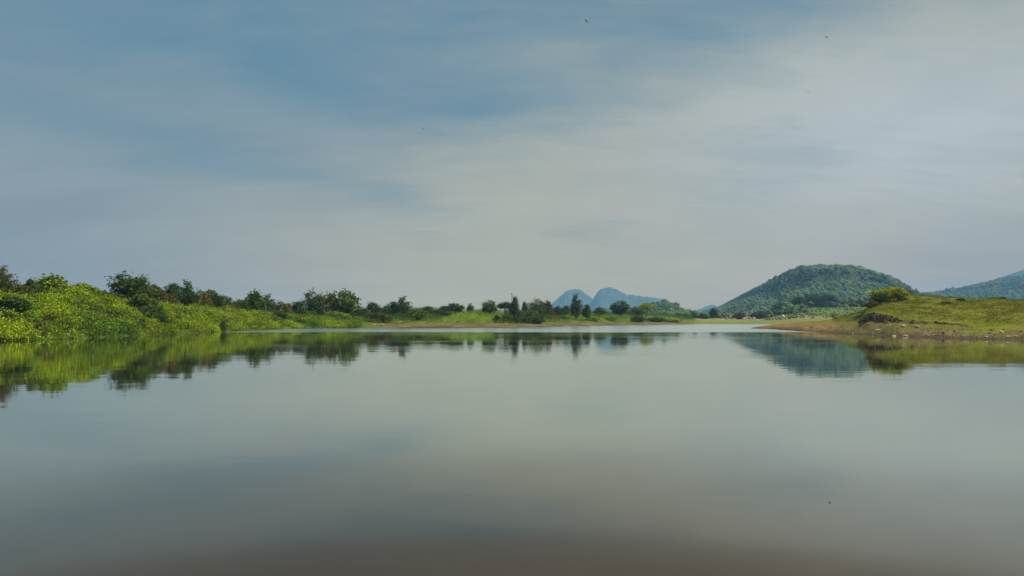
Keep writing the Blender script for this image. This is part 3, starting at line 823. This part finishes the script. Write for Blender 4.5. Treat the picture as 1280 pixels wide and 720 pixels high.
LB = 'shrubs and small trees on the left bank ridge'
plants = [
 # left bank, ridge line
 (3,334,30,90,'tall',T_BROWN,'tall brownish tree cut by the left edge of the photo on top of the bank','tree'),
 (22,352,26,92,'mass',T_BROWN,'low brown green shrub just right of the tree at the left edge','shrub'),
 (39,349,15,95,'feathery',T_MID,'thin feathery bush with upright sprays near the left edge of the ridge','shrub'),
 (64,344.5,33,97,'feathery',T_LIGHT,'spiky light green bush standing on the ridge between the left edge and the tall tree','shrub'),
 (50,353,30,96,'mass',T_MID,'dark low bush at the foot of the spiky light green bush','shrub'),
 (92,355,18,102,'bush',T_MID,'small green bush beside the bright rounded bush on the ridge','shrub'),
 (106,352.5,26,104,'bush',T_LIGHT,'bright green rounded bush on the ridge left of the tall tree','shrub'),
 (124,361,22,108,'mass',T_MID,'flat low bush on the ridge in the dip before the tall tree','shrub'),
 (161,341.5,42,117,'lumpy',T_DARK,'tallest dark tree on the left bank, rising over the ridge','tree'),
 (176,353,26,119,'round',T_MID,'olive green tree leaning against the right side of the tallest tree','tree'),
 (137,364,26,112,'mass',T_DARK,'dark bush low at the left foot of the tallest tree','shrub'),
 (193,352.5,25,124,'bush',T_BROWN,'brownish bush on the ridge just right of the tallest tree','shrub'),
 (216,352,19,128,'round',T_DARK,'dark bushy small tree, left one of a pair on the ridge','tree'),
 (233,351.5,21,132,'tall',T_DARK,'dark small tree with a pointed top, right one of a pair on the ridge','tree'),
 (205,362,24,126,'mass',T_BROWN,'low brown scrub bush under the left of the ridge pair','shrub'),
 (250,359,22,137,'mass',T_BROWN,'olive brown bush where the hedge on the ridge begins','shrub'),
 (265,360.5,24,142,'bush',T_DARK,'dark bush in the middle of the hedge on the ridge','shrub'),
 (280,367,20,146,'mass',T_BROWN,'brown green bush at the low right end of the hedge','shrub'),
 (299,372,20,152,'mass',T_DARK,'small low dark bush in the gap right of the hedge','shrub'),
 (319,364.5,20,157,'feathery',T_MID,'upright bush with a pointed top alone right of the hedge','shrub'),
 (335,368.5,16,162,'tall',T_DARK,'narrow dark bush beside the pointed upright bush','shrub'),
 (350,374,22,167,'mass',T_BROWN,'low brown green bush half way down the ridge','shrub'),
 (371,375.5,21,174,'round',T_DARK,'round dark bush left of the big clump of trees','shrub'),
 (392,362.5,21,176,'lumpy',T_DARK,'slim dark tree at the left of the big clump','tree'),
 (408,366,20,182,'lumpy',T_BROWN,'brownish tree in the middle of the big clump','tree'),
 (427,360.5,32,184,'dome',T_MID,'broad green tree, biggest of the clump, right side','tree'),
 (384,386,22,174,'mass',T_MID,'low green bush at the foot of the slim dark tree','shrub'),
 (418,387,30,178,'mass',T_LIGHT,'yellow green low bush in front of the big clump','shrub'),
 # slope of the left bank
 (20,368,34,80,'bush',T_DARK,'big dark green bush on the slope near the left edge','shrub'),
 (4,386,24,74.5,'bush',T_DARK,'dark bush low on the slope at the left edge above the water','shrub'),
 (36,386,18,77,'bush',T_LIGHT,'light green bush lower down beside the big dark bush on the slope','shrub'),
 (178,365,30,108,'bush',T_MID,'green bush on the slope below the tallest tree','shrub'),
 (190,376,26,105,'mass',T_DARK,'dark bush trailing down the slope right of the tallest tree','shrub'),
 (200,389,20,102,'mass',T_DARK,'small dark bush lowest of those trailing down the slope','shrub'),
 (140,392,16,95,'bush',T_BROWN,'brown withered bush low on the slope left of the trailing bushes','shrub'),
 (88,378,10,90,'bush',T_DARK,'small dark bush on the open slope, left one of two','shrub'),
 (108,377,11,92,'bush',T_DARK,'small dark bush on the open slope, right one of two','shrub'),
 (80,399,15,77.5,'mass',T_DARK,'dark hollow bush beside the white stone on the lower slope','shrub'),
 (50,400,20,75.5,'mass',T_BROWN,'brown bush low on the slope above the waterline left of the white stone','shrub'),
 (279,399,8,118,'spire',T_DARK,'narrow dark bush at the water edge below the hedge','shrub'),
 (350,387,18,156,'bush',T_MID,'small green bush on the slope above the bend of the shore','shrub'),
 # middle shore
 (448,379,22,188,'mass',T_MID,'low green bush just right of the big clump','shrub'),
 (466,376.5,17,192,'round',T_FAR,'round grey green bush between the big clump and the dark pair','shrub'),
 (472,388,26,184,'mass',T_BROWN,'low olive bush above the pale stones at the left end of the beach','shrub'),
 (483,380,20,195,'mass',T_MID,'low bush left of the dark pair of trees','shrub'),
 (491,375.5,15,196,'round',T_DARK,'dark rounded tree, left one of the dark pair above the beach','tree'),
 (504,371.5,20,194,'tall',T_DARK,'dark tree with a spiky top, right one of the pair above the beach','tree'),
 (520,383,22,192,'mass',T_MID,'light green bush right of the spiky dark tree','shrub'),
 (534,382,18,200,'round',T_DARK,'dark bush with a rounded top in the row above the beach','shrub'),
 (549,386,22,200,'mass',T_DARK,'low dark bush at the start of the grassy slope','shrub'),
 (556,381.5,14,206,'round',T_FAR,'small grey green bush left of the round tree on the slope','shrub'),
 (569,378,17,208,'dome',T_DARK,'round dark tree at the top left of the grassy slope','tree'),
 (588,379.5,9,212,'tall',T_DARK,'tiny thin tree on the crest of the grassy slope','tree'),
 (612,375,16,209,'lumpy',T_DARK,'dark tree alone on the crest above the middle of the beach','tree'),
 (632,377.5,16,212,'umbrella',T_DARK,'flat topped tree left of the tallest narrow tree','tree'),
 (643,368.5,13,206,'spire',T_BLUE,'tallest narrow dark tree in the middle of the shore','tree'),
 (656,376,7,222,'round',T_DARK,'little round headed tree between the narrow tree and the broad one','tree'),
 (671,373.5,19,216,'lumpy',T_DARK,'broad dark tree right of the tallest narrow tree','tree'),
 (684,377,14,228,'feathery',T_RED,'thin reddish bush behind the broad dark tree','shrub'),
 (697,381,18,240,'mass',T_FAR,'low grey green bush below the left peak','shrub'),
 (720,368.5,15,243,'tall',T_DARK,'dark tree standing in front of the left blue peak','tree'),
 (733,379,10,246,'round',T_DARK,'small dark tree beside the one in front of the left peak','tree'),
 (707,381,9,250,'round',T_DARK,'tiny dark bush left of the tree in front of the left peak','shrub'),
 (750,383,14,270,'round',T_MID,'small green bush in the gap under the twin peaks','shrub'),
 (775,374.5,18,286,'dome',T_DARK,'dome shaped dark tree in front of the right blue peak','tree'),
 (795,383,16,310,'mass',T_FAR,'low green bush between the dome shaped tree and the yellow one','shrub'),
 (808,378.5,16,300,'umbrella',T_YEL,'yellow green tree on the slope of the low knoll','tree'),
 (662,384,20,210,'mass',T_MID,'bushy green shrub between the narrow tree and the broad tree','shrub'),
 (655,393,14,197,'mass',T_DARK,'dark bush hanging over the shore, left one of two','shrub'),
 (671,392.5,16,199,'mass',T_DARK,'dark bush hanging over the shore, right one of two','shrub'),
 (621,392.5,8,192,'bush',T_DARK,'small dark bush on the lower grassy slope left of the pale boulder','shrub'),
 (634,390,14,196,'mass',T_MID,'green bush in front of the flat topped tree','shrub'),
 (643,394,10,193,'mass',T_DARK,'dark bush at the foot of the tallest narrow tree','shrub'),
 (765,393,14,262,'mass',T_LIGHT,'green bush on the bank below the dome shaped tree','shrub'),
 (797,393,16,270,'mass',T_DARK,'dark bush on the bank below the yellow green tree','shrub'),
 (820,395,20,280,'mass',T_MID,'low green bush near the right end of the bank','shrub'),
 (840,397,18,288,'mass',T_YEL,'ochre green bush where the bank runs out','shrub'),
 (740,394,16,250,'mass',T_LIGHT,'low bush on the bank below the twin peaks','shrub'),
 (705,393,16,236,'mass',T_LIGHT,'light green bush on the bank below the left peak','shrub'),
 # beyond the far beach and at the hill foot
 (892,384,9,480,'round',T_BLUE,'small dark tree in front of the tiny far blue hill','tree'),
 (925,388,12,440,'mass',T_RED,'reddish thicket behind the boulders on the far beach','shrub'),
 (950,387,18,450,'mass',T_FAR,'dark green thicket between the boulders and the hill','shrub'),
 (997,370,16,600,'round',T_BLUE,'dark tree at the hill foot, left one of three','tree'),
 (1015,366,19,610,'dome',T_FAR,'olive tree at the hill foot, middle one of three','tree'),
 (1033,367.5,20,600,'dome',T_BLUE,'dark blue green tree at the hill foot, right one of three','tree'),
 (975,377,16,600,'mass',T_FAR,'low trees clump left of the three trees at the hill foot','tree'),
 (1058,375,18,600,'lumpy',T_FAR,'pale green tree right of the three trees at the hill foot','tree'),
 # right mound
 (1111,357.5,32,122,'dome',T_YEL,'bright yellow green bush leaning out over the mound slope','shrub'),
 (1101,364,18,120,'bush',T_MID,'dark green bush at the left underside of the bright bush','shrub'),
 (1127,363,20,129,'feathery',T_RED,'reddish brown twiggy bush at the right of the bright bush','shrub'),
 (1090,374.5,16,119,'mass',T_BROWN,'withered brown bush on the slope edge above the eroded ledge','shrub'),
 (1183,378.5,12,114,'bush',T_DARK,'small dark bush on the open grass of the mound','shrub'),
 (1129,374.5,9,122,'bush',T_MID,'tiny green bush just right of the bright bush','shrub'),
 (1254,371.5,6,116,'bush',T_DARK,'tiny dark bush on the mound crest near the right edge','shrub'),
 (1201,375,8,118,'bush',T_MID,'low green tuft bush on the mound crest','shrub'),
]
CLEAR = [(p[0], p[1], p[2], p[3]) for p in plants if 'slope' in p[6] or p[6].startswith('dark') and p[0] < 400]
cover('bank_scrub', 'lumpy bright green scrub covering the left bank', 'scrub', (-260, 452), 36000, -.25, .55, 21, c_left, (16, 42), start=-.6)
cover('bank_scrub', 'green weeds on the low shore in the middle distance', 'scrub', (440, 868), 13000, .75, .55, 9, c_centre, (40, 94), start=11)
cover('shore_undergrowth', 'dense dark green undergrowth joining the trees right of the big clump', 'undergrowth', (436, 552), 5000, 1.1, 1.0, 16, c_under, (30, 44), start=24)
cover('shore_undergrowth', 'dark green undergrowth under the trees in the middle of the shore', 'undergrowth', (632, 700), 2600, 1.2, .9, 16, c_under, (26, 46), start=18)
cover('shore_undergrowth', 'patchy green undergrowth below the blue peaks', 'undergrowth', (700, 862), 3600, 1.6, .85, 12, c_under, (45, 80), start=30)
cover('mound_grass', 'short olive grass tufts on the right hand mound', 'grass', (1040, 1500), 20000, 1.3, .19, 7, c_mound, (30, 52), start=14)

for p in plants:
    px, top, wid, Y, pr, tint, lab, kind = p
    plant(px, top, wid, Y, pr, tint, lab, name=kind, cat=kind)

# ------------------------------------------------------------------ stones
def rock_mesh(seed, sub=2):
    import bmesh
    bm = bmesh.new(); bmesh.ops.create_icosphere(bm, subdivisions=sub, radius=.5)
    for v in bm.verts:
        n = mnoise.noise(v.co*2.1 + Vector((seed*7.1, 0, 0)))
        m = mnoise.noise(v.co*5 + Vector((0, seed*3.3, 0)))
        v.co *= 1 + .55*n + .18*m
        v.co.z = max(v.co.z*.8, -.22)
    me = bpy.data.meshes.new('stone'); bm.to_mesh(me); bm.free()
    me.materials.append(M_ROCK)
    return me
RM = [rock_mesh(i+1) for i in range(5)]
def stone(px, Y, wpx, hpx, tint, label, name='stone', cat='stone', group=None, k=None):
    me = RM[k if k is not None else rnd.randrange(5)]
    o = link(name, me, loc=(wx(px, Y), Y, ground_z(px, Y) + hpx/FPX*Y*.28))
    o.scale = (wpx/FPX*Y, wpx/FPX*Y*.8, hpx/FPX*Y*1.2)
    o.rotation_euler = (0, 0, rnd.random()*6.28 if wpx < 1.6*hpx else rnd.uniform(-.3,.3))
    o.color = (*tint, 1)
    return tag(o, label, cat, group)
PALE=(.50,.46,.36); WHITE=(.62,.61,.54); TAN=(.50,.40,.26); GREY=(.38,.34,.28)
stone(85,76.5,5,4,WHITE,'white stone showing in the scrub low on the left bank', k=0)
stone(468,168,5,2.6,TAN,'tan stone at the left end of the middle beach, left of the paler one', k=1)
stone(477,168,4.5,3.4,PALE,'pale stone at the left end of the middle beach, right of the tan one', k=2)
stone(627,196,6,6,PALE,'pale boulder among the bushes above the middle beach','boulder','boulder', k=3)
stone(633,184,3,2.2,TAN,'small tan stone on the beach below the pale boulder', k=0)
stone(908,440,4,5,PALE,'pale boulder on the far beach, left one of a touching pair','boulder','boulder', k=1)
stone(913,442,4,6.5,WHITE,'taller whitish boulder on the far beach, right one of a touching pair','boulder','boulder', k=2)
stone(924,440,5,3.5,PALE,'low pale boulder on the far beach between the pair and the reddish heap','boulder','boulder', k=4)
stone(932,460,6,5,(.62,.46,.38),'reddish boulder on the far beach above the others','boulder','boulder', k=0)
stone(931,436,5,3,(.8,.62,.5),'pinkish boulder at the front of the reddish heap','boulder','boulder', k=3)
stone(937,438,5,4,PALE,'pale rounded boulder in the reddish heap','boulder','boulder', k=2)
stone(942,441,5,4,(.45,.33,.30),'dark red brown boulder at the right of the heap','boulder','boulder', k=1)
stone(978,400,7,7,(.85,.85,.62),'large pale boulder on the beach left of the bright green field','boulder','boulder', k=4)
stone(971,402,4,3,PALE,'small pale boulder at the left foot of the large one','boulder','boulder', k=0)
stone(1129,92.5,6.5,3.2,PALE,'pale flat stone on the mound slope below the ledge', k=1)
stone(1147,90,5,2.6,PALE,'pale stone on the mound slope right of the flat one', k=2)
stone(1097,96.5,8,3,TAN,'tan slab lying under the dark ledge', k=3)
stone(1112,97.2,6,2.5,TAN,'tan stone lying under the right part of the ledge', k=0)
stone(1118,86.6,6,2.8,(.62,.52,.30),'buff stone near the water left of the whitish one', k=4)
stone(1132,84.6,5.5,2.8,WHITE,'whitish stone at the water edge of the mound', k=0)
stone(1160,81.9,4,3,PALE,'pale stone at the water edge, left one of a near pair', k=1)
stone(1166,81.5,3.4,2.6,PALE,'pale stone at the water edge, right one of a near pair', k=2)
stone(1233,75.8,4,2.2,WHITE,'small white stone at the water edge right of the middle of the mound', k=3)
stone(1260,74.4,7,2.6,PALE,'long pale stone at the water edge near the right side', k=4)
stone(1269,74.0,6,2.2,PALE,'flat pale stone touching the long one near the right side', k=0)
stone(1252,78.5,5,2.6,(.55,.60,.25),'mossy stone in the grass above the long pale stone', k=1)
stone(1277,78.0,5,2.6,GREY,'grey stone in the grass at the right edge', k=2)
# small dark stones strewn on the eroded shore: alike and uncountable at this size
n = 480
px = 1010 + 300*rng.random(n); w = h_mound(px, 100)[1]
Y = w + .3 + 9*rng.random(n)**1.6
z = terrain(px, Y)[0]; ok = (z > .02) & (z < 1.5)
P = np.stack([wx(px,Y), Y, z], -1)[ok]
tn = rng.random(len(P))
woodland('shore_pebbles', P, .05+.13*rng.random(len(P))**2, lerp(np.array([.09,.07,.045]), np.array([.30,.25,.17]), tn**2), M_FAR, flat=.55)
tag(bpy.data.objects['shore_pebbles'], 'pebbles and lumps of earth strewn along the mound shore', 'pebbles')

# overhanging lip of turf and broken earth, with a clod row standing in for shade
def clods(name, pts, smin, smax, ca, cb, lab, cat):
    P = np.array(pts); n = len(P)
    o = woodland(name, P, smin+(smax-smin)*rng.random(n), lerp(np.array(ca), np.array(cb), rng.random(n)), M_FAR, flat=.6)
    return tag(o, lab, cat)
pts = []
for i in range(190):
    p = rnd.uniform(1073, 1124); t = rnd.random()
    yb = np.interp(p, [1074,1082,1092,1110,1125], [113,106.2,104.8,100.7,98.8])
    yy = yb + rnd.uniform(-2.2, 1.2)*rnd.random()
    pts.append((wx(p, yy), yy, ground_z(p, yy)+.05))
for i in range(150):  # dark clods along the terrace step, in place of shade it does not cast
    p = rnd.uniform(1118, 1216)
    yb = np.interp(p, [1118,1125,1140,1180,1215], [99.6,98.8,96.3,90.6,87.0])
    yy = yb + rnd.uniform(-.5, .4)
    pts.append((wx(p, yy), yy, ground_z(p, yy)-.02))
clods('eroded_earth_and_shade', pts, .07, .24, (.040,.028,.018), (.21,.15,.085), 'dark broken earth of the eroded ledge on the mound, and a clod row standing in for shade', 'earth')

# a dead leaf afloat in the foreground
lv = []; 
for k in range(12):
    a = k*math.pi/6; r = .55+.45*abs(math.cos(a))
    lv.append((.024*math.cos(a)*r, .011*math.sin(a), .004+.004*math.sin(a)**2))
lm = bpy.data.meshes.new('floating_leaf')
lm.from_pydata([(0,0,.002)]+lv+[(x*.98, y*.98, z-.0015) for x,y,z in lv], [],
    [(0,1+k,1+(k+1)%12) for k in range(12)]+[(1+k,13+k,13+(k+1)%12,1+(k+1)%12) for k in range(12)])
lm.materials.append(M_BARK)
lo = link('floating_leaf', lm, loc=(wx(1037, 8.07), 8.07, .001)); lo.rotation_euler = (0,0,.6)
tag(lo, 'small dark dead leaf floating alone on the near water, right of centre', 'leaf')

# ------------------------------------------------------------------ birds
def bird_mesh(flap):
    # one continuous surface: fuselage rings with head and tail, and bent wings grown from the shoulder
    V = []; F = []
    sec = [(-.30,.012,.004),(-.20,.030,.010),(-.08,.034,.030),(.04,.048,.045),(.14,.040,.038),(.20,.024,.026),(.25,.026,.027),(.29,.016,.018),(.335,.003,.003)]
    S = 8
    for (y, rx, rz) in sec:
        for k in range(S):
            a = k*2*math.pi/S
            V.append((rx*math.cos(a), y, rz*math.sin(a)))
    for i in range(len(sec)-1):
        for k in range(S):
            F.append((i*S+k, i*S+(k+1) % S, (i+1)*S+(k+1) % S, (i+1)*S+k))
    F.append(tuple(range(S))[::-1]); F.append(tuple((len(sec)-1)*S+k for k in range(S)))
    body = bpy.data.meshes.new('body'); body.from_pydata(V, [], F); body.update()
    w = []
    st = [(.03,.14,-.05,0),(.16,.17,-.04,.06*flap),(.32,.14,-.03,.10*flap),(.48,.05,-.05,.04*flap),(.60,-.06,-.10,-.04*flap)]
    wm = bpy.data.meshes.new('wing'); V = []; F = []
    for (x, yf, yr, z) in st:
        V += [(x,yf,z+.006),(x,yf,z-.002),(x,yr,z-.003),(x,yr,z+.003)]
    for i in range(len(st)-1):
        for k in range(4):
            F.append((i*4+k, i*4+(k+1) % 4, (i+1)*4+(k+1) % 4, (i+1)*4+k))
    F.append((0,1,2,3)); F.append(tuple(len(V)-4+k for k in (3,2,1,0)))
    wm.from_pydata(V, [], F); wm.update()
    return body, wm
def bird_mat():
    m, q, out = new_mat('plumage')
    geo = q.node('ShaderNodeNewGeometry')
    n = q.noise(geo.outputs['Position'], 12, 3)
    pr = q.node('ShaderNodeBsdfPrincipled')
    q.put(pr.inputs['Base Color'], q.mix(n, (.03,.028,.025), (.09,.08,.07)))
    pr.inputs['Roughness'].default_value = .8
    q.l.new(pr.outputs[0], out.inputs[0])
    return m
MB = bird_mat()
BB, BW = bird_mesh(1.0); BB.materials.append(MB); BW.materials.append(MB)
def bird(px, py, Y, head, bank, lab, s=1.0):
    e = bpy.data.objects.new('bird', None); COL.objects.link(e)
    e.location = (wx(px, Y), Y, zz(Y, py)); e.rotation_euler = (0, bank, head); e.scale = (s,s,s)
    tag(e, lab, 'bird', 'birds high in the sky')
    link('body', BB, e); link('wing', BW, e)
    w = link('wing', BW, e); w.scale = (-1,1,1)
    return e
bird(733,26,170,1.0,.5,'tiny dark bird nearest the top of the sky, left of centre right')
bird(1033,46.5,180,.4,.3,'tiny dark bird upper right, above the edge of the pale cloud')
bird(1010,115,170,-.8,.4,'tiny dark bird in the pale cloud above the wooded hill')
bird(778,147,240,.2,.2,'faint far bird in the middle of the sky')
bird(529,161,240,.9,.5,'faint far bird left of the middle of the sky')

# ------------------------------------------------------------------ haze
def haze():
    x, y0, y1, z0, z1 = 9500, -400, HAZE_LEN, -9, HAZE_TOP
    V = [(-x,y0,z0),(x,y0,z0),(x,y1,z0),(-x,y1,z0),(-x,y0,z1),(x,y0,z1),(x,y1,z1),(-x,y1,z1)]
    F = [(0,3,2,1),(4,5,6,7),(0,1,5,4),(1,2,6,5),(2,3,7,6),(3,0,4,7)]
    m, q, out = new_mat('haze')
    pv = q.node('ShaderNodeVolumePrincipled')
    pv.inputs['Color'].default_value = (0.33, 0.62, 1.0, 1)
    pv.inputs['Density'].default_value = HAZE_K
    pv.inputs['Anisotropy'].default_value = 0.0
    q.l.new(pv.outputs[0], out.inputs['Volume'])
    o = link('haze', mesh_np('haze', V, F, m))
    tag(o, kind='stuff')
haze()
